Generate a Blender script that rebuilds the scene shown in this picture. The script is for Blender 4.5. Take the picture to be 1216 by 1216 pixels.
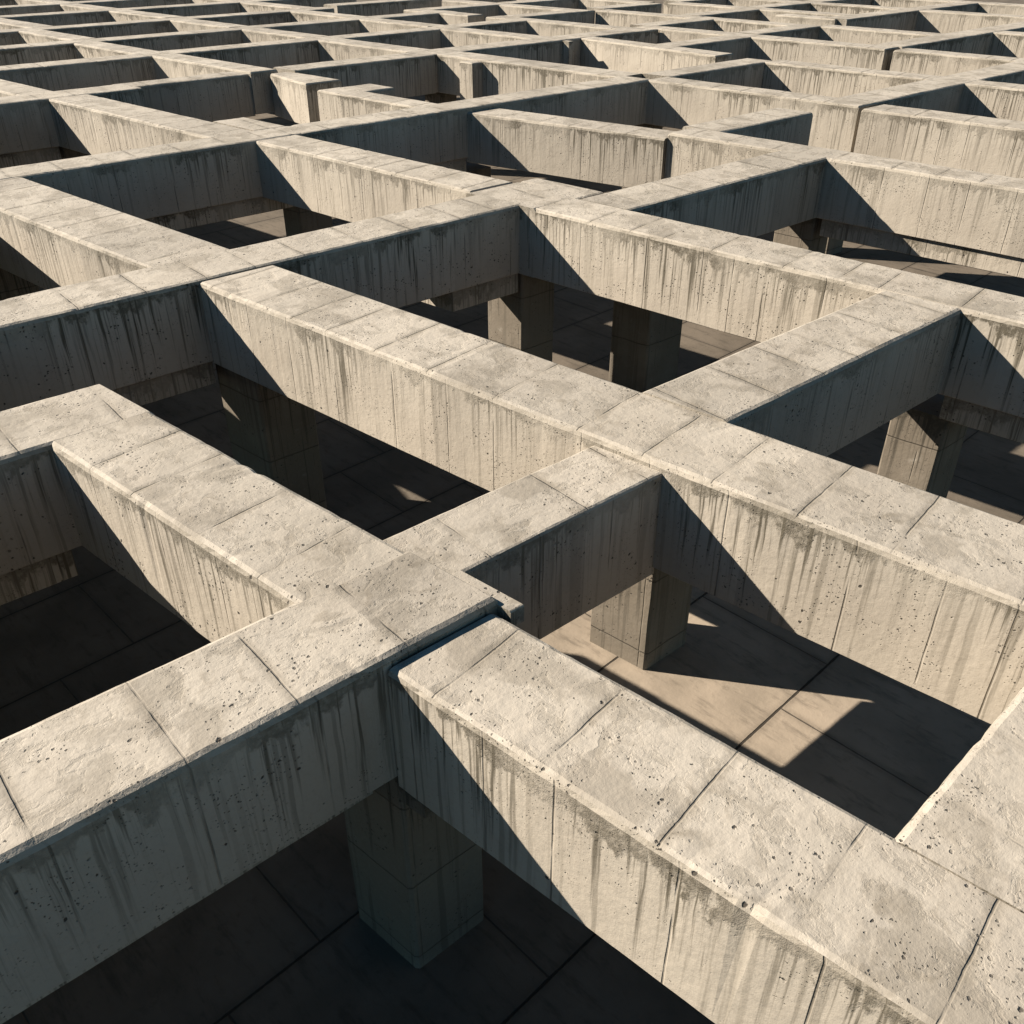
import bpy, bmesh, math, random
from mathutils import Vector, Matrix, noise
random.seed(7)
C = bpy.context.scene
for o in list(bpy.data.objects):
    bpy.data.objects.remove(o)

# ------------------------------------------------------------------ camera, sky, sun, exposure
H = 2.75                                   # height of the beam tops above the floor (m)
PITCH = 33.223
cd = bpy.data.cameras.new('camera')
cam = bpy.data.objects.new('camera', cd)
C.collection.objects.link(cam)
cam.location = (0, 0, H + 4.0)
cam.rotation_euler = (math.radians(90 - PITCH), 0, 0)
cd.sensor_width = 36
cd.lens = 36 * 1110 / 1216
cd.clip_start = 0.05
cd.clip_end = 2000
C.camera = cam

DA = Vector((0.75676, -0.65369, 0))        # direction of the long beams (away -> near)
DB = Vector((0.75853, 0.65164, 0))         # direction of the cross beams (left -> right)
SUN_A, SUN_B = 1.45, 0.91                  # sun travel per metre of fall, along DA and DB
ray = (DA * SUN_A + DB * SUN_B + Vector((0, 0, -1))).normalized()
to_sun = -ray
sd = bpy.data.lights.new('sun', 'SUN')
sd.energy = 5.0
sd.angle = math.radians(0.5)
sd.color = (1.0, 0.89, 0.755)
sun = bpy.data.objects.new('sun', sd)
C.collection.objects.link(sun)
sun.location = (-20, 30, 30)
sun.rotation_euler = ray.to_track_quat('-Z', 'Y').to_euler()

w = bpy.data.worlds.new('World')
C.world = w
w.use_nodes = True
nt = w.node_tree
bg = nt.nodes['Background']
sky = nt.nodes.new('ShaderNodeTexSky')
sky.sky_type = 'NISHITA'
sky.sun_disc = False
sky.sun_elevation = math.asin(to_sun.z)
sky.sun_rotation = math.atan2(to_sun.x, to_sun.y)
tint = nt.nodes.new('ShaderNodeMix')
tint.data_type = 'RGBA'
tint.blend_type = 'MULTIPLY'
tint.inputs[0].default_value = 1.0
tint.inputs[7].default_value = (0.46, 0.66, 0.64, 1)
nt.links.new(sky.outputs[0], tint.inputs[6])
nt.links.new(tint.outputs[2], bg.inputs[0])
bg.inputs[1].default_value = 0.05
sky.altitude = 3000
sky.air_density = 1.0
sky.dust_density = 0.1
sky.ozone_density = 1.5
C.view_settings.view_transform = 'Standard'
C.view_settings.look = 'None'
C.view_settings.gamma = 1
C.view_settings.exposure = 1.46

# ------------------------------------------------------------------ materials
def N(nt, t, **kw):
    n = nt.nodes.new(t)
    for k, v in kw.items():
        setattr(n, k, v)
    return n

class G:
    """small node-graph helper"""
    def __init__(s, name):
        s.m = bpy.data.materials.new(name)
        s.m.use_nodes = True
        s.nt = s.m.node_tree
        s.b = s.nt.nodes['Principled BSDF']
    def link(s, a, b): s.nt.links.new(a, b)
    def put(s, sock, v):
        if isinstance(v, bpy.types.NodeSocket): s.link(v, sock)
        else: sock.default_value = v
    def math(s, op, a, b=0.0, c=None, clamp=False):
        n = N(s.nt, 'ShaderNodeMath', operation=op, use_clamp=clamp)
        s.put(n.inputs[0], a); s.put(n.inputs[1], b)
        if c is not None: s.put(n.inputs[2], c)
        return n.outputs[0]
    def vec(s, x, y, z):
        n = N(s.nt, 'ShaderNodeCombineXYZ')
        for i, v in enumerate((x, y, z)): s.put(n.inputs[i], v)
        return n.outputs[0]
    def sep(s, v):
        n = N(s.nt, 'ShaderNodeSeparateXYZ'); s.link(v, n.inputs[0]); return n.outputs
    def vadd(s, a, b):
        n = N(s.nt, 'ShaderNodeVectorMath', operation='ADD'); s.put(n.inputs[0], a); s.put(n.inputs[1], b); return n.outputs[0]
    def noise(s, v, scale, detail=3, rough=0.55):
        n = N(s.nt, 'ShaderNodeTexNoise'); s.link(v, n.inputs['Vector'])
        n.inputs['Scale'].default_value = scale; n.inputs['Detail'].default_value = detail
        n.inputs['Roughness'].default_value = rough
        return n.outputs['Fac']
    def voro(s, v, scale, feature='F1', dim='3D', rnd=1.0, out='Distance'):
        n = N(s.nt, 'ShaderNodeTexVoronoi', feature=feature, voronoi_dimensions=dim)
        if dim == '1D': s.put(n.inputs['W'], v)
        else: s.link(v, n.inputs['Vector'])
        n.inputs['Scale'].default_value = scale; n.inputs['Randomness'].default_value = rnd
        return n.outputs
    def ss(s, v, lo, hi, a=0.0, b=1.0):
        n = N(s.nt, 'ShaderNodeMapRange', interpolation_type='SMOOTHSTEP')
        s.put(n.inputs['Value'], v)
        s.put(n.inputs['From Min'], lo); s.put(n.inputs['From Max'], hi)
        s.put(n.inputs['To Min'], a); s.put(n.inputs['To Max'], b)
        return n.outputs['Result']
    def mix(s, f, a, b):
        n = N(s.nt, 'ShaderNodeMix', data_type='RGBA')
        s.put(n.inputs['Factor'], f)
        for i, v in ((6, a), (7, b)):
            if isinstance(v, bpy.types.NodeSocket): s.link(v, n.inputs[i])
            else: n.inputs[i].default_value = (*v, 1)
        return n.outputs[2]

def pits(g, v, scale, r0, r1, keep):
    """sparse round bug holes: value 1 inside a hole"""
    vo = g.voro(v, scale)
    col = g.sep(vo['Color'])
    rad = g.math('MULTIPLY_ADD', col[1], r1 - r0, r0)
    on = g.math('GREATER_THAN', col[0], 1 - keep)
    return g.math('MULTIPLY', g.ss(vo['Distance'], g.math('MULTIPLY', rad, 0.55), rad, 1, 0), on)

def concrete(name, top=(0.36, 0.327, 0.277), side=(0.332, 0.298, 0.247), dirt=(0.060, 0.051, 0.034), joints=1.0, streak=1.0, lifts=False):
    g = G(name)
    tc = N(g.nt, 'ShaderNodeTexCoord')
    oi = N(g.nt, 'ShaderNodeObjectInfo')
    ge = N(g.nt, 'ShaderNodeNewGeometry')
    P = tc.outputs['Object']
    rnd = oi.outputs['Random']
    off = g.vec(g.math('MULTIPLY', rnd, 137.0), g.math('MULTIPLY', rnd, 61.0), g.math('MULTIPLY', rnd, 23.0))
    Q = g.vadd(P, off)
    x, y, z = g.sep(P)
    nz = g.sep(ge.outputs['True Normal'])[2]
    top_m = g.ss(nz, 0.75, 0.95)
    side_m = g.math('SUBTRACT', 1.0, g.ss(nz, 0.25, 0.6))
    s = g.math('ADD', g.math('ADD', x, y), g.math('MULTIPLY', rnd, 137.0))   # runs along every vertical face
    depth = g.math('MULTIPLY', z, -1.0)
    # --- mottling
    n1 = g.noise(Q, 0.9, 5, 0.6)
    n2 = g.noise(Q, 4.0, 5, 0.6)
    n3 = g.noise(Q, 22.0, 4, 0.6)
    n4 = g.noise(Q, 110.0, 3, 0.6)
    base = g.mix(top_m, side, top)
    c = g.mix(g.math('MULTIPLY', g.ss(n1, 0.42, 0.72), 0.35), base, (0.25, 0.218, 0.178))
    # patchy stains on the tops, with tide marks round them
    warp = g.vadd(Q, g.vec(g.math('MULTIPLY', n2, 0.5), g.math('MULTIPLY', n1, 0.6), 0.0))
    st = g.noise(warp, 1.7, 6, 0.62)
    c = g.mix(g.math('MULTIPLY', g.math('MULTIPLY', g.ss(st, 0.50, 0.60), 0.5), top_m), c, (0.185, 0.163, 0.130))
    st2 = g.noise(warp, 4.6, 6, 0.66)
    c = g.mix(g.math('MULTIPLY', g.math('MULTIPLY', g.ss(st2, 0.52, 0.62), 0.34), top_m), c, (0.190, 0.168, 0.134))
    lob = g.noise(g.vadd(Q, g.vec(5.0, 9.0, 2.0)), 0.55, 2, 0.5)
    c = g.mix(g.math('MULTIPLY', g.math('MULTIPLY', g.ss(lob, 0.5, 0.68), 0.28), top_m), c, (0.20, 0.178, 0.143))
    tide = g.math('ABSOLUTE', g.math('SUBTRACT', g.noise(warp, 1.1, 3, 0.5), 0.56))
    tide = g.math('MULTIPLY', g.ss(tide, 0.004, 0.022, 1, 0), g.ss(n2, 0.48, 0.6))
    c = g.mix(g.math('MULTIPLY', g.math('MULTIPLY', tide, 0.35), top_m), c, (0.145, 0.122, 0.09))
    c = g.mix(g.math('MULTIPLY', g.ss(n3, 0.5, 0.75), 0.22), c, (0.195, 0.168, 0.135))
    c = g.mix(g.math('MULTIPLY', g.ss(n2, 0.35, 0.2), 0.3), c, (0.40, 0.37, 0.325))
    bay = g.voro(g.math('ADD', x, g.math('MULTIPLY', rnd, 50.0)), 0.55, 'F1', '1D', 1.0)['Color']
    tone = g.math('MULTIPLY_ADD', g.sep(bay)[0], 0.20, g.math('MULTIPLY_ADD', rnd, 0.10, 0.84))
    hv = N(g.nt, 'ShaderNodeHueSaturation'); hv.inputs['Saturation'].default_value = 1.0
    g.link(tone, hv.inputs['Value']); g.link(c, hv.inputs['Color']); c = hv.outputs['Color']
    # --- runs of dirt down the sides
    vS = g.vec(s, 0.0, g.math('MULTIPLY', z, 0.12))
    vL = g.vec(s, 7.3, g.math('MULTIPLY', z, 0.015))
    wob = g.math('MULTIPLY', g.math('SUBTRACT', g.noise(g.vec(s, 0.0, z), 2.2, 2), 0.5), 0.035)
    vW = g.vec(g.math('ADD', s, wob), 3.1, g.math('MULTIPLY', z, 0.022))
    ln = g.ss(g.noise(vL, 9.0, 4, 0.75), 0.36, 0.68, 0.10, 1.7)
    fade = g.ss(g.math('DIVIDE', depth, ln), 0.3, 1.0, 1, 0)
    fine = g.ss(g.noise(vW, 22.0, 3, 0.62), 0.49, 0.62)
    broad = g.ss(g.noise(vW, 9.0, 4, 0.65), 0.51, 0.63)
    run = g.math('MAXIMUM', g.math('MULTIPLY', fine, 0.85), g.math('MULTIPLY', broad, 0.65))
    run = g.math('MULTIPLY', g.math('MULTIPLY', run, fade), side_m)
    # thin long weeps over the whole height
    weep = g.ss(g.noise(vW, 15.0, 2, 0.5), 0.585, 0.66)
    run = g.math('MAXIMUM', run, g.math('MULTIPLY', g.math('MULTIPLY', weep, 0.38), side_m))
    # rough grey crust right under the edge
    band = g.ss(g.math('SUBTRACT', depth, g.math('MULTIPLY', g.math('SUBTRACT', g.noise(g.vec(s, 0.0, g.math('MULTIPLY', z, 0.6)), 3.4, 5, 0.65), 0.36), 0.95)), -0.03, 0.05, 1, 0)
    band = g.math('MULTIPLY', g.math('MULTIPLY', band, side_m), g.ss(n3, 0.25, 0.6, 0.45, 0.95))
    run = g.math('MAXIMUM', run, g.math('MULTIPLY', band, 0.75))
    amt = g.math('MULTIPLY', g.ss(g.noise(g.vec(s, 11.0, 0.0), 0.75, 2), 0.36, 0.6, 0.28, 1.25), g.math('MULTIPLY_ADD', g.math('FRACT', g.math('MULTIPLY', rnd, 7.7)), 0.35, 0.8))
    run = g.math('MULTIPLY', g.math('MULTIPLY', run, amt), streak, clamp=True)
    c = g.mix(g.math('MULTIPLY', run, 0.9), c, dirt)
    # --- formwork joints: across the tops and down the sides
    jw = g.math('MULTIPLY', g.math('SUBTRACT', g.noise(Q, 1.3, 5, 0.65), 0.5), 0.05)
    jx = g.math('ADD', g.math('ADD', x, jw), g.math('MULTIPLY', rnd, 50.0))
    vd = g.voro(jx, 1.25, 'DISTANCE_TO_EDGE', '1D', 0.75)['Distance']
    jt = g.ss(vd, 0.003, 0.013, 1, 0)
    jsoft = g.ss(vd, 0.0, 0.09, 1, 0)
    jvar = g.ss(g.noise(Q, 2.3, 2), 0.38, 0.62)
    jt = g.math('MULTIPLY', g.math('MULTIPLY', jt, top_m), g.math('MULTIPLY_ADD', jvar, 0.7, 0.03))
    jsoft = g.math('MULTIPLY', g.math('MULTIPLY', jsoft, top_m), g.math('MULTIPLY_ADD', jvar, 0.35, 0.2))
    sd1 = g.voro(g.math('ADD', s, g.math('MULTIPLY', wob, 0.35)), 1.25, 'DISTANCE_TO_EDGE', '1D', 1.0)['Distance']
    js = g.math('MULTIPLY', g.ss(sd1, 0.003, 0.013, 1, 0), side_m)
    js = g.math('MULTIPLY', js, g.ss(g.noise(g.vec(s, 0.0, z), 1.7, 2), 0.38, 0.6, 0.0, 0.9))
    if lifts:                                             # pour lines round the columns
        fz = g.math('ABSOLUTE', g.math('SUBTRACT', g.math('FRACT', g.math('DIVIDE', g.math('ADD', z, wob), 0.93)), 0.5))
        js = g.math('MAXIMUM', js, g.math('MULTIPLY', g.ss(fz, 0.004, 0.013, 1, 0), side_m))
    jall = g.math('MULTIPLY', g.math('MAXIMUM', jt, js), joints)
    c = g.mix(g.math('MULTIPLY', jsoft, joints), c, (0.15, 0.13, 0.10))
    c = g.mix(g.math('MULTIPLY', jall, 0.72), c, (0.06, 0.05, 0.037))
    # --- bug holes
    clus = g.ss(g.noise(Q, 3.0, 3), 0.46, 0.60)
    qn = N(g.nt, 'ShaderNodeTexNoise'); g.link(Q, qn.inputs['Vector']); qn.inputs['Scale'].default_value = 34.0
    qs = N(g.nt, 'ShaderNodeVectorMath', operation='MULTIPLY_ADD')
    g.link(qn.outputs['Color'], qs.inputs[0]); qs.inputs[1].default_value = (0.03, 0.03, 0.03); g.link(Q, qs.inputs[2])
    Qh = qs.outputs[0]
    small = g.math('MULTIPLY', pits(g, Qh, 23.0, 0.10, 0.34, 0.55), clus)
    big = pits(g, Qh, 7.5, 0.04, 0.16, 0.20)
    tiny = g.math('MULTIPLY', pits(g, Qh, 50.0, 0.14, 0.38, 0.38), clus)
    hole = g.math('MAXIMUM', g.math('MAXIMUM', small, big), g.math('MULTIPLY', tiny, 0.8))
    c = g.mix(g.math('MULTIPLY', hole, 0.92), c, (0.035, 0.03, 0.024))
    g.link(c, g.b.inputs['Base Color'])
    g.b.inputs['Roughness'].default_value = 0.82
    g.b.inputs['Specular IOR Level'].default_value = 0.3
    # --- relief
    h = g.math('MULTIPLY', n3, 0.0045)
    h = g.math('ADD', h, g.math('MULTIPLY', n2, g.math('MULTIPLY_ADD', top_m, 0.008, 0.010)))
    h = g.math('SUBTRACT', h, g.math('MULTIPLY', g.math('MULTIPLY', g.ss(st2, 0.5, 0.64), top_m), 0.0035))
    h = g.math('ADD', h, g.math('MULTIPLY', n1, 0.03))
    h = g.math('ADD', h, g.math('MULTIPLY', n4, g.math('MULTIPLY_ADD', band, 0.006, 0.0012)))
    h = g.math('SUBTRACT', h, g.math('MULTIPLY', hole, 0.014))
    h = g.math('SUBTRACT', h, g.math('MULTIPLY', jall, 0.016))
    h = g.math('SUBTRACT', h, g.math('MULTIPLY', jsoft, 0.010))
    bp = N(g.nt, 'ShaderNodeBump')
    bp.inputs['Strength'].default_value = 0.75
    bp.inputs['Distance'].default_value = 1.0
    g.link(h, bp.inputs['Height'])
    g.link(bp.outputs[0], g.b.inputs['Normal'])
    return g.m

M_BEAM = concrete('weathered_concrete')
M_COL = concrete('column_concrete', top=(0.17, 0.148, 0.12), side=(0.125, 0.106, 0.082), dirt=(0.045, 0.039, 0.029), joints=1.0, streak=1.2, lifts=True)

def floor_material(name, k):
    g = G(name)
    tc = N(g.nt, 'ShaderNodeTexCoord')
    P = tc.outputs['Object']
    x, y, z = g.sep(P)
    n1 = g.noise(P, 0.8, 5, 0.6); n2 = g.noise(P, 5.0, 5, 0.65)
    st = g.noise(g.vec(g.math('MULTIPLY', x, 0.5), g.math('MULTIPLY', y, 2.2), 0.0), 3.0, 5, 0.7)
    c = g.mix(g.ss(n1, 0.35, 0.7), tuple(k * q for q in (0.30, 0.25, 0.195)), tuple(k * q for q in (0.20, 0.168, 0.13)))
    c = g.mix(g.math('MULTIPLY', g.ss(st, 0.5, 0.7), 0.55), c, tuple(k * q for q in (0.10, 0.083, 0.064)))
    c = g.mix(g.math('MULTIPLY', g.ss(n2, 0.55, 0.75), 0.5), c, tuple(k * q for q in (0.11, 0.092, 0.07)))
    # slab joints: long joints across, staggered short ones between them
    W_, L_ = 1.62, 2.1
    v = g.math('DIVIDE', g.math('ADD', x, 100.0 + 1.78), W_)
    row = g.math('FLOOR', v)
    fv = g.math('ABSOLUTE', g.math('SUBTRACT', g.math('FRACT', v), 0.5))
    d1 = g.math('MULTIPLY', g.math('SUBTRACT', 0.5, fv), W_)
    u = g.math('ADD', g.math('DIVIDE', g.math('ADD', y, 100.0), L_), g.math('MULTIPLY', row, 0.43))
    fu = g.math('ABSOLUTE', g.math('SUBTRACT', g.math('FRACT', u), 0.5))
    d2 = g.math('MULTIPLY', g.math('SUBTRACT', 0.5, fu), L_)
    wob = g.math('MULTIPLY', g.math('SUBTRACT', n2, 0.5), 0.02)
    j1 = g.ss(g.math('ADD', d1, wob), 0.008, 0.016, 1, 0)
    j2 = g.ss(g.math('ADD', d2, wob), 0.004, 0.012, 1, 0)
    j = g.math('MAXIMUM', j1, g.math('MULTIPLY', j2, 0.7))
    soft = g.ss(g.math('MINIMUM', d1, d2), 0.0, 0.1, 1, 0)
    c = g.mix(g.math('MULTIPLY', soft, 0.35), c, tuple(k * q for q in (0.10, 0.083, 0.064)))
    c = g.mix(g.math('MULTIPLY', j, 0.9), c, (0.016, 0.013, 0.01))
    g.link(c, g.b.inputs['Base Color'])
    g.b.inputs['Roughness'].default_value = 0.85
    g.b.inputs['Specular IOR Level'].default_value = 0.25
    h = g.math('SUBTRACT', g.math('MULTIPLY', n2, 0.01), g.math('MULTIPLY', j, 0.02))
    bp = N(g.nt, 'ShaderNodeBump'); bp.inputs['Strength'].default_value = 0.7; bp.inputs['Distance'].default_value = 1.0
    g.link(h, bp.inputs['Height']); g.link(bp.outputs[0], g.b.inputs['Normal'])
    return g.m

LOW = -0.85                                # the general floor lies lower than the raised floor of the sunlit bay
# ------------------------------------------------------------------ ground
gb = bmesh.new()
bmesh.ops.create_grid(gb, x_segments=2, y_segments=2, size=500)
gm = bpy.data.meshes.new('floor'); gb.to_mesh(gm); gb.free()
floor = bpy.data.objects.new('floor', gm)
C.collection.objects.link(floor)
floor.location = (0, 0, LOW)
floor.rotation_euler = (0, 0, math.atan2(DA.y, DA.x) + math.radians(-5))
M_FLOOR = floor_material('shade_toned_floor_concrete', 0.42)  # floor concrete darkened in its colour so the pits look shaded
M_RAISED = floor_material('pale_floor_concrete', 1.0)
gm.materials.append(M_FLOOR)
floor['kind'] = 'structure'

# ------------------------------------------------------------------ beams
def W(a, b):
    return DA * a + DB * b

def tag(o, label, cat, group=None):
    o['label'] = label; o['category'] = cat
    if group: o['group'] = group

ROT = {'A': math.atan2(DA.y, DA.x), 'B': math.atan2(DB.y, DB.x)}

def bar_mesh(name, fam, origin_ab, s0, s1, lo, hi, depth, cham, free0, free1, zt=0.0, seed=0, jit=0.0045, botch=0.012):
    """a bar from s0 to s1 along its family direction; lo/hi = across range (number or (at s0, at s1)); z measured down from the top"""
    lo0, lo1 = lo if isinstance(lo, tuple) else (lo, lo)
    hi0, hi1 = hi if isinstance(hi, tuple) else (hi, hi)
    inv = Matrix.Rotation(-ROT[fam], 4, 'Z')
    org = W(*origin_ab)
    L = s1 - s0
    near = max(s0, lo0) > -13 and max(s0, hi0) < 13
    n = max(2, min(200, int(abs(L) / (0.075 if near else 0.22))))
    rg = random.Random(int(seed * 10))
    st = [(s0 + L * i / n, 0.0) for i in range(n + 1)]
    if free0: st = [(s0, cham * 0.6)] + [(s0 + cham * 0.6, 0.0)] + [q for q in st[1:] if q[0] > s0 + cham]
    if free1: st = [q for q in st[:-1] if q[0] < s1 - cham] + [(s1 - cham * 0.6, 0.0), (s1, cham * 0.6)]
    bm = bmesh.new()
    rings = []
    c = cham
    for s, inset in st:
        t = (s - s0) / L
        l, h = lo0 + (lo1 - lo0) * t, hi0 + (hi1 - hi0) * t
        prof = [(l, -depth + botch), (l, -c - inset), (l + c * 0.32, -c * 0.30 - inset), (l + c, -inset),
                (l + (h - l) * .35, -inset), (l + (h - l) * .65, -inset),
                (h - c, -inset), (h - c * 0.32, -c * 0.30 - inset), (h, -c - inset), (h, -depth + botch),
                (h - botch, -depth), (l + botch, -depth)]
        ring = []
        chip = {}
        if near:
            for ks in ((1, 2, 3), (6, 7, 8)):
                if rg.random() < 0.045:
                    m_ = rg.choice((0.003, 0.005, 0.007, 0.013))
                    for q in ks: chip[q] = m_ * rg.uniform(0.3, 1)
        for k, (q, zz) in enumerate(prof):
            p = W(s, q) if fam == 'A' else W(q, s)
            ja = noise.noise(Vector((s * 2.1 + seed, k * 5.3, 1.7))) * jit + noise.noise(Vector((s * 8.0 + seed, k * 3.1, 4.7))) * jit * 0.7
            jz = noise.noise(Vector((s * 1.6 + seed, k * 2.3, 9.7))) * jit + noise.noise(Vector((s * 7.0 + seed, k * 2.9, 2.2))) * jit * 0.6
            if s in (s0, s1): jz *= 0.4
            ed = 1.0 if k in (1, 2, 3, 6, 7, 8) else 0.5
            side = DB if fam == 'A' else DA
            ck = chip.get(k, 0) if s not in (s0, s1) else 0
            ja += ck * (1 if k < 5 else -1); jz -= ck
            v = inv @ (p - org + side * ja * ed)
            ring.append(bm.verts.new((v.x, v.y, zt + zz + jz * ed)))
        rings.append(ring)
    for r0, r1 in zip(rings, rings[1:]):
        for k in range(len(r0)):
            k2 = (k + 1) % len(r0)
            bm.faces.new((r0[k], r0[k2], r1[k2], r1[k]))
    bm.faces.new(rings[0]); bm.faces.new(list(reversed(rings[-1])))
    bmesh.ops.recalc_face_normals(bm, faces=bm.faces)
    me = bpy.data.meshes.new(name)
    bm.to_mesh(me); bm.free()
    return me

SEED = [0]
EXT = 0.04
GROUPS = {'A': 'long beams of the concrete grid with sunlit sides', 'B': 'cross beams of the concrete grid with shaded sides'}

def beam(fam, lo, hi, s0, s1, label, z=0.0, depth=1.1, free0=False, free1=False, down=None, e0=True, e1=True, cham=0.05, cat='beam', name=None, group=True):
    """fam A: s = a (along), lo/hi = b;  fam B: s = b (along), lo/hi = a.
    down = list of (start, end, lo, hi, drop) recessed lower beams that belong to this beam"""
    SEED[0] += 1
    seed = SEED[0] * 17.31
    zj = z - 0.002 * (SEED[0] % 4)
    if e0 and not free0: s0 -= EXT
    if e1 and not free1: s1 += EXT
    l0 = lo[0] if isinstance(lo, tuple) else lo
    org = (s0, l0) if fam == 'A' else (l0, s0)
    nm = name or ('long_girder' if fam == 'A' else 'cross_girder')
    far = abs(s0) > 60
    me = bar_mesh(nm, fam, org, s0, s1, lo, hi, depth, cham, free0, free1, 0.0, seed)
    me.materials.append(M_BEAM)
    o = bpy.data.objects.new(nm, me)
    C.collection.objects.link(o)
    p = W(*org)
    o.location = (p.x, p.y, H + zj)
    o.rotation_euler = (0, 0, ROT[fam])
    tag(o, label, cat, GROUPS[fam] if group else None)
    for d in (down or []):
        part(o, fam, org, 'downstand', *d)
    return o

def part(o, fam, org, nm, s0, s1, lo, hi, ztop, dep, cham=0.015, free=True):
    SEED[0] += 1
    me = bar_mesh(nm, fam, org, s0, s1, lo, hi, dep, cham, False, False, 0.0, SEED[0] * 9.7, 0.004)
    me.materials.append(M_BEAM)
    c = bpy.data.objects.new(nm, me)
    C.collection.objects.link(c)
    c.parent = o
    c.location = (0, 0, ztop)
    return c

def A(*args, **kw): return beam('A', *args, **kw)
def B(*args, **kw): return beam('B', *args, **kw)

DS = (-1.104, 0.34)      # downstand: top (just under the beam), depth

# ---------------- foreground
B(-4.82, -3.92, -2.5, 3.80, 'nearest cross beam, from the bottom left edge to the step where three beams meet', free1=True,
  down=[(-2.5, 2.88, -4.76, -4.25, -1.104, 0.45)])  # hidden lower beam, added to keep sun off the column top
A(2.85, 3.74, -3.90, 2.4, 'nearest long beam, crossing the bottom right corner with a wide pitted top', z=-0.075, e0=False, cham=0.045)
A(2.83, 3.77, -8.20, -4.80, 'long beam ending in a square corner on the left, behind the nearest cross beam', z=-0.004)
B(-9.20, -8.20, -1.5, 3.78, 'short cross beam at the left edge meeting the cornered long beam', z=-0.002, free1=True,
  down=[(-1.5, 2.75, -9.1, -8.27) + DS])
B(-5.18, -4.43, 3.80, 6.10, 'short brown-sided cross beam in the centre, stepped down between two long beams', z=-0.10, e0=False, cham=0.03)
B((-1.10, -1.22), -0.1, 3.74, 6.10, 'cross beam at the right edge above the bottom corner, with a bright white edge', z=-0.072, e0=True)
A(6.12, 7.2, -11.33, 3.0, 'longest long beam, running from the left through the centre to the right edge', z=-0.02, e0=False, cham=0.05)
B(-5.52, -4.55, 7.2, 11.46, 'cross beam right of centre with plank-streaked dark side and broad pale top', z=-0.004)
# thin lips where the near beams meet
o = bpy.context.scene.objects['cross_girder']
part(o, 'B', (-4.82, -2.5 - EXT), 'end_lip', 3.78, 3.90, -4.93, -3.80, -0.05, 0.16)
# ---------------- middle distance
B(-12.3, -11.35, -2.0, 11.50, 'unbroken cross beam behind the square-cornered beam, from the left edge to the centre',
  down=[(-2.0, 6.15, -12.25, -11.42) + DS, (10.15, 11.5, -12.25, -11.40) + DS])
A(6.0, 7.2, -18.42, -12.3, 'long beam at the left edge with broad top, between the two unbroken cross beams', z=-0.004)
A(11.48, 12.42, -11.35, 3.0, 'long beam from the centre to the right edge, behind the streaked dark cross beam', z=-0.006,
  down=[(-4.5, 3.0, 11.55, 12.3) + DS], e0=True)
A(11.62, 12.58, -18.36, -12.55, 'long beam in the upper left middle whose square end stops at a dark joint', z=-0.012, free1=True)
B(-12.50, -11.03, 11.52, 12.95, 'broad square junction block between the stopped long beam and the centre cross beam', z=0.0, name='junction_block', cat='concrete block', group=False)
B(-11.02, -10.03, 12.42, 17.72, 'cross beam right of the square junction block with very dark side', z=-0.004)
A(17.7, 18.52, -13.5, 3.0, 'ribbed pale long beam running to the right edge from beside the short stub', z=-0.004, free0=True,
  down=[(-9.95, 3.0, 17.78, 18.4) + DS])
A((16.98, 17.60), (17.9, 18.45), -18.4, -13.54, 'slightly lower long beam that stops against the step of a higher beam', z=-0.10)
B(-13.75, -12.82, 18.52, 21.75, 'short stub of a cross beam with a free end above the right middle', free1=True, z=-0.004)
B(-19.3, -18.40, 3.0, 23.20, 'longest cross beam, unbroken from the left edge far towards the upper right',
  down=[(3.0, 17.0, -19.2, -18.48) + DS])
A(11.2, 12.2, -26.0, -19.3, 'long beam in the upper left with sunlit side and a notch at its top end', z=-0.004)
A(16.45, 17.15, -23.05, -19.3, 'low pale long beam with a turned-back hook at its far end', z=-0.05, free0=True, cham=0.04)
B(-23.05, -22.1, 17.15, 18.05, 'short hook of a cross beam at the far end of the low pale beam', z=-0.05, free1=True, cham=0.04)
B(-20.9, -19.35, 12.3, 13.0, 'low pale kerb block against the longest cross beam', z=-0.02, free1=True, depth=0.5, name='kerb_block', cat='concrete block', group=False)
A(23.0, 24.0, -26.2, -19.3, 'long beam in the upper middle with a dark boxy stub on its sunlit side', z=-0.004)
B(-24.75, -24.22, 22.6, 22.98, 'dark boxy stub standing against the sunlit side of a long beam', z=-0.06, free0=True, e1=False)
A(23.14, 23.96, -18.38, -12.56, 'long beam in the upper right middle ending at a narrow vertical dark gap', z=-0.004, free1=True)
A(22.95, 23.9, -12.38, 3.0, 'long beam on the upper right that begins just after the narrow dark gap', z=-0.015, free0=True)
B(-13.6, -12.58, 23.98, 36.0, 'cross beam running to the upper right edge from the narrow dark gap', z=-0.002)
B(-19.25, -18.36, 23.98, 28.5, 'cross beam closing the bay behind the narrow dark gap', z=-0.002)
A(28.15, 29.0, -18.36, -13.6, 'long beam in the upper right crossing behind the bay of the dark gap', z=-0.006)
A(28.15, 29.0, -12.58, 2.0, 'long beam at the right edge beyond the cross beam of the dark gap', z=-0.008)
B(-27.2, -26.15, 22.75, 33.2, 'cross beam in the upper middle with a thin white pilaster on its dark side', z=0.0)
pil = [x for x in bpy.data.objects if x.get('label', '').endswith('pilaster on its dark side')][0]
part(pil, 'B', (-27.2, 22.75 - EXT), 'pilaster', 28.35, 28.55, -26.2, -25.85, -0.03, 1.07, cham=0.01)
A((29.25, 28.4), (29.95, 29.3), -26.15, -20.2, 'upper right middle long beam with a clean free end hanging over a dark bay', z=-0.01, free1=True)
B(-23.35, -22.4, 29.35, 33.4, 'cross beam behind the clean free end of a long beam', z=-0.004)
A(33.35, 34.25, -27.2, -17.6, 'long beam in the upper right, spanning two bays to a thin dark joint', z=-0.004, free1=True)
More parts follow.
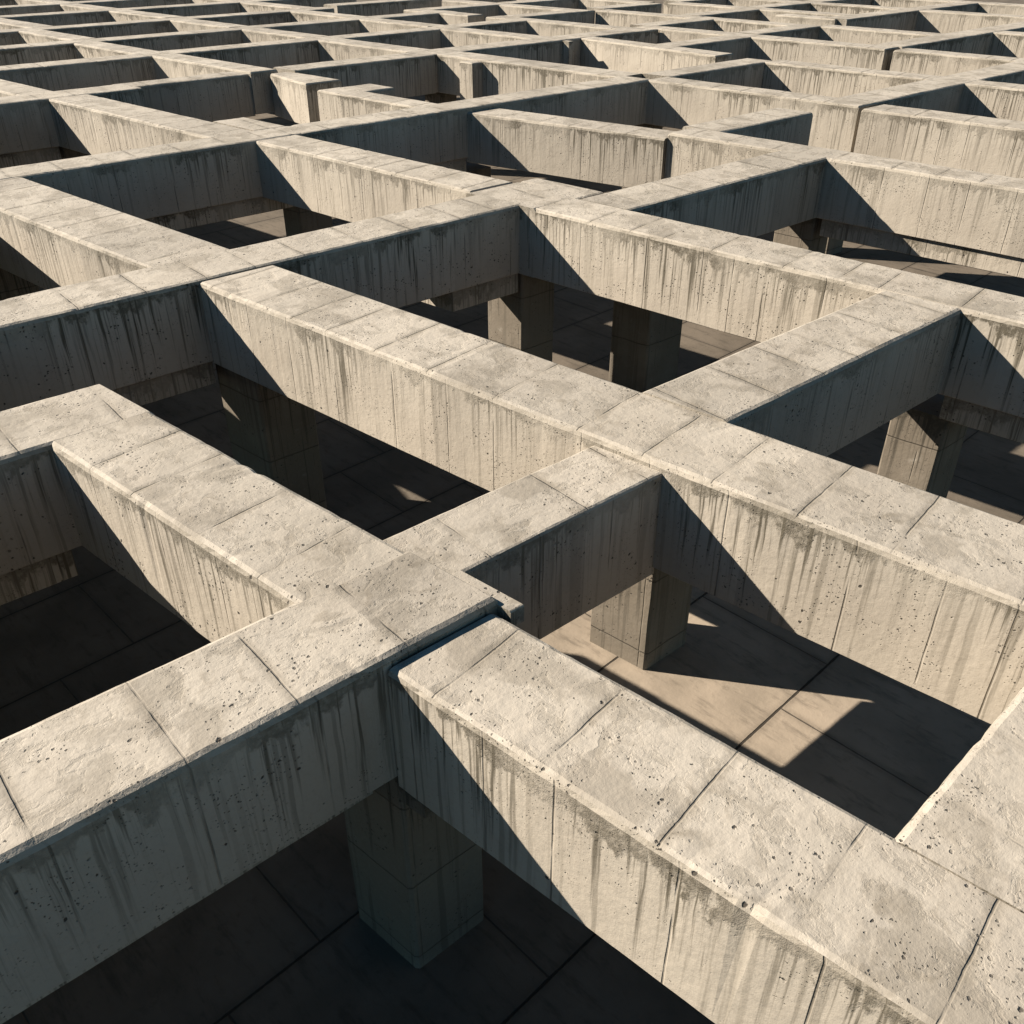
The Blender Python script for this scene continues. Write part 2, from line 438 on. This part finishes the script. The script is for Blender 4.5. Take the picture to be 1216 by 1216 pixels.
A(33.4, 34.25, -17.35, -8, 'long beam at the upper right edge starting at the thin dark joint', z=-0.02, free0=True)
B(-18.5, -17.5, 34.25, 47.0, 'cross beam in the upper right corner leading away from the thin dark joint', z=0)
A(40.4, 41.3, -17.5, -8, 'long beam at the very upper right edge', z=-0.01)
# upper left lattice
A(16.95, 17.8, -31.62, -26.6, 'long beam in the upper left with a free dark end beside a hanging shadow', free1=True, z=-0.004)
B(-27.0, -26.0, 6.0, 13.55, 'cross beam at the upper left edge with a pointed free end', z=-0.002, free1=True,
  down=[(6.0, 11.2, -26.9, -26.08) + DS])
B(-27.5, -26.7, 13.55, 16.95, 'dark wall-like cross beam in the upper left, lower than its neighbours', z=-0.06)
A((17.4, 16.95), 18.05, -26.4, -24.2, 'short jutting long beam with a free end next to the free dark end', free1=True, z=-0.06, free0=True)
B(-27.05, -26.05, 18.0, 22.8, 'cross beam between the short jutting beam and the next long beam', z=-0.006)
A(22.8, 23.7, -31.65, -27.2, 'long beam joining the left end of the cross beam with the white pilaster', z=-0.004)
A(10.95, 11.85, -31.65, -27.0, 'long beam near the upper left edge above the pointed free end', z=-0.004)
A(28.0, 28.9, -31.55, -27.2, 'long beam meeting the cross beam with the white pilaster at its middle', z=-0.004)
# ---------------- regular far lattice: rows of cross beams (a) and lines of long beams (b)
ORD = ['first', 'second', 'third', 'fourth', 'fifth', 'sixth', 'seventh', 'eighth', 'ninth', 'tenth', 'eleventh', 'twelfth']
PR = {}
def far_cross(row, a, segs, dz=0.0):
    for k, (s0, s1) in enumerate(segs):
        B(a - 0.95, a, s0, s1, e0=False, e1=False, label='far cross beam, %s from the left in the %s row below the top edge' % (ORD[k], ORD[row]), z=random.uniform(-.02, 0) + dz)
def far_long(line, segs):
    for k, (b, s0, s1) in enumerate(segs):
        A(b, b + 0.88, s0, s1, 'far long beam, %s from the top in the %s line from the left edge' % (ORD[k], ORD[line]), z=random.uniform(-.02, -.003))
far_cross(7, -31.6, [(8.5, 11.4), (11.4, 17.4), (17.4, 23.2), (23.2, 28.4), (28.4, 33)])
far_cross(6, -36.35, [(11, 17.3), (17.3, 23.5), (23.5, 28.6), (28.6, 33.2)])
far_cross(5, -41.2, [(13, 17.7), (17.7, 23.5), (23.5, 30.7)])
far_cross(4, -46.5, [(15, 18.6), (18.6, 23.8), (23.8, 30), (30, 36)])
far_cross(3, -51.0, [(17, 24), (24, 30.4), (30.4, 36.5)])
far_cross(2, -56.0, [(20, 24.7), (24.7, 31.4), (31.4, 38)])
far_long(0, [(17.8, -50.0, -47.45), (18.2, -46.5, -42.15), (17.3, -41.2, -37.3), (16.9, -36.35, -32.55)])
far_long(1, [(24.2, -60, -56.95), (23.7, -56, -51.95), (23.5, -51.0, -47.45), (23.4, -46.5, -42.15), (23.1, -41.2, -37.3), (23.05, -36.35, -32.55)])
far_long(2, [(30.1, -56, -51.95), (29.8, -51, -47.45), (29.6, -46.5, -42.15), (28.5, -41.2, -37.3), (28.2, -36.35, -32.55)])
# upper middle and right, beyond
def farB(a, s0, s1, label, **kw): return B(a - 0.95, a, s0, s1, label, **kw)
def farA(b, s0, s1, label, **kw): return A(b, b + 0.85, s0, s1, label, z=kw.pop('z', random.uniform(-.02, -.003)), **kw)
farA(32.2, -38.5, -34.7, 'pale long beam at the top with a free dark end, left of the top middle', free1=True)
farB(-37.6, 33.1, 36.8, 'cross beam with a free end at the top middle')
farA(36.7, -41.2, -32.9, 'long beam at the top middle behind the free dark end')
farA(32.3, -33.8, -27.2, 'long beam in the upper middle that starts from a shaded free end', free0=True)
farB(-32.75, 33.15, 37.3, 'cross beam closing the bay behind the shaded free end')
farA(37.5, -32.75, -27.9, 'long beam of the upper middle, right of the bay behind the shaded free end')
farB(-27.0, 33.9, 37.6, 'cross beam of the upper right, above the long beam that spans two bays')
farA(37.6, -27.95, -23.5, 'long beam of the upper right, beyond the long beam that spans two bays')
farB(-22.75, 34.3, 38.2, 'cross beam in the bay above the thin dark joint')
farA(38.1, -22.8, -18.5, 'long beam in the upper right that ends over the thin dark joint')
farB(-28.3, 38.4, 42.5, 'cross beam near the top, right of the middle')
farA(42.5, -33.0, -24.4, 'long beam near the top, right of the middle')
farB(-33.0, 38.3, 42.0, 'cross beam at the top edge right of the middle, beside a white pillar')
farB(-23.5, 41.2, 52.0, 'cross beam near the top right corner above the dark triangular bay')
farA(41.0, -26.5, -23.9, 'short long beam with a free end near the top right corner', free1=True)
farB(-28.6, 43.4, 47.0, 'cross beam at the top edge toward the right')
farA(46.8, -33.0, -24.4, 'long beam at the top edge toward the right')
farA(46.7, -23.5, -18.4, 'long beam under the top right corner')
farB(-37.6, 37.6, 43.0, 'thin sliver of a cross beam at the top edge, middle')
farB(-33.0, 43.4, 50.0, 'thin sliver of a cross beam at the top edge, right of the middle')
farB(-28.6, 47.7, 55.0, 'thin sliver of a cross beam at the top edge near the right corner')
farA(52.0, -28.5, -18.0, 'thin sliver of a long beam in the top right corner')
farA(41.8, -44.0, -33.9, 'thin sliver of a long beam at the top edge, middle')
farB(-42.0, 31.5, 41.8, 'thin sliver of a cross beam at the top edge, left of the middle')

# ------------------------------------------------------------------ unseen solid panels, added out of view to shade the left pits
def shade_panel(pts, zt=-0.12, th=0.3):
    bm = bmesh.new()
    for z0 in (H + zt, H + zt - th):
        bm.faces.new([bm.verts.new((*W(a, b).xy, z0)) for a, b in pts])
    f0, f1 = list(bm.faces)
    v0, v1 = list(f0.verts), list(f1.verts)
    n = len(v0)
    for k in range(n):
        bm.faces.new((v0[k], v0[(k + 1) % n], v1[(k + 1) % n], v1[k]))
    bmesh.ops.recalc_face_normals(bm, faces=bm.faces)
    me = bpy.data.meshes.new('shade_panel'); bm.to_mesh(me); bm.free()
    me.materials.append(M_BEAM)
    o = bpy.data.objects.new('shade_panel', me)
    C.collection.objects.link(o)
    o['kind'] = 'structure'
shade_panel([(-8.19, -9), (-4.83, -9), (-4.83, 0.72), (-8.19, 2.15)])
shade_panel([(-11.34, -9), (-9.21, -9), (-9.21, 2.6), (-11.34, 3.4)])
shade_panel([(-18.39, -9), (-12.31, -9), (-12.31, 4.0), (-18.39, 5.98)])
shade_panel([(-26.0, -9), (-19.31, -9), (-19.31, 7.0), (-26.0, 10.0)])
shade_panel([(-31.5, -9), (-27.02, -9), (-27.02, 10.1), (-31.5, 10.9)])

# ------------------------------------------------------------------ columns
COLG = 'square columns under the concrete grid'
def column(a0, a1, b0, b1, label, z1=None, cap=False, base=LOW):
    SEED[0] += 1
    zt = -1.1 if z1 is None else z1
    h = H + zt - base
    me = bar_mesh('column', 'A', (a0, b0), 0, h, 0, 1, 1, 0.02, False, False)  # replaced below
    bpy.data.meshes.remove(me)
    bm = bmesh.new()
    org = W(a0, b0); inv = Matrix.Rotation(-ROT['A'], 4, 'Z')
    c = 0.025
    cs = [(a0 + c, b0), (a1 - c, b0), (a1, b0 + c), (a1, b1 - c), (a1 - c, b1), (a0 + c, b1), (a0, b1 - c), (a0, b0 + c)]
    zs = [0.004, h * .2, h * .4, h * .6, h * .8, h]
    rings = []
    for zi in zs:
        r = []
        for k, (a, b) in enumerate(cs):
            v = inv @ (W(a, b) - org)
            r.append(bm.verts.new((v.x + random.uniform(-.003, .003), v.y + random.uniform(-.003, .003), zi - h)))
        rings.append(r)
    for r0, r1 in zip(rings, rings[1:]):
        for k in range(8):
            bm.faces.new((r0[k], r0[(k + 1) % 8], r1[(k + 1) % 8], r1[k]))
    bm.faces.new(rings[0]); bm.faces.new(rings[-1])
    bmesh.ops.recalc_face_normals(bm, faces=bm.faces)
    me = bpy.data.meshes.new('column'); bm.to_mesh(me); bm.free()
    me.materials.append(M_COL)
    o = bpy.data.objects.new('concrete_post', me)
    C.collection.objects.link(o)
    o.location = (org.x, org.y, H + zt)
    o.rotation_euler = (0, 0, ROT['A'])
    tag(o, label, 'column', COLG)
    if cap:
        me2 = bar_mesh('corbel', 'B', (a0, b0), b0 - .02, b0 + 0.40, a1 + .004, a1 + 0.27, 0.30, 0.03, True, True)
        me2.materials.append(M_COL)
        k = bpy.data.objects.new('corbel', me2)
        C.collection.objects.link(k)
        k.parent = o
        k.rotation_euler = (0, 0, ROT['B'] - ROT['A'])
        k.location = (0, 0, -0.01)
    return o

bm = bmesh.new()
pq = [Matrix.Rotation(-floor.rotation_euler.z, 4, 'Z') @ W(a, b) for a, b in ((-7.2, 4.9), (4.0, 4.9), (4.0, 10.3), (-7.2, 10.3))]
lo_ = [bm.verts.new((p.x, p.y, LOW - 0.1)) for p in pq]; hi_ = [bm.verts.new((p.x, p.y, 0)) for p in pq]
bm.faces.new(hi_)
for k in range(4): bm.faces.new((lo_[k], lo_[(k + 1) % 4], hi_[(k + 1) % 4], hi_[k]))
bmesh.ops.recalc_face_normals(bm, faces=bm.faces)
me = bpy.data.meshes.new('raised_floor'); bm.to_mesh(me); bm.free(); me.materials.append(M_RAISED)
rf = bpy.data.objects.new('raised_floor', me); C.collection.objects.link(rf)
rf.rotation_euler = floor.rotation_euler; rf['kind'] = 'structure'
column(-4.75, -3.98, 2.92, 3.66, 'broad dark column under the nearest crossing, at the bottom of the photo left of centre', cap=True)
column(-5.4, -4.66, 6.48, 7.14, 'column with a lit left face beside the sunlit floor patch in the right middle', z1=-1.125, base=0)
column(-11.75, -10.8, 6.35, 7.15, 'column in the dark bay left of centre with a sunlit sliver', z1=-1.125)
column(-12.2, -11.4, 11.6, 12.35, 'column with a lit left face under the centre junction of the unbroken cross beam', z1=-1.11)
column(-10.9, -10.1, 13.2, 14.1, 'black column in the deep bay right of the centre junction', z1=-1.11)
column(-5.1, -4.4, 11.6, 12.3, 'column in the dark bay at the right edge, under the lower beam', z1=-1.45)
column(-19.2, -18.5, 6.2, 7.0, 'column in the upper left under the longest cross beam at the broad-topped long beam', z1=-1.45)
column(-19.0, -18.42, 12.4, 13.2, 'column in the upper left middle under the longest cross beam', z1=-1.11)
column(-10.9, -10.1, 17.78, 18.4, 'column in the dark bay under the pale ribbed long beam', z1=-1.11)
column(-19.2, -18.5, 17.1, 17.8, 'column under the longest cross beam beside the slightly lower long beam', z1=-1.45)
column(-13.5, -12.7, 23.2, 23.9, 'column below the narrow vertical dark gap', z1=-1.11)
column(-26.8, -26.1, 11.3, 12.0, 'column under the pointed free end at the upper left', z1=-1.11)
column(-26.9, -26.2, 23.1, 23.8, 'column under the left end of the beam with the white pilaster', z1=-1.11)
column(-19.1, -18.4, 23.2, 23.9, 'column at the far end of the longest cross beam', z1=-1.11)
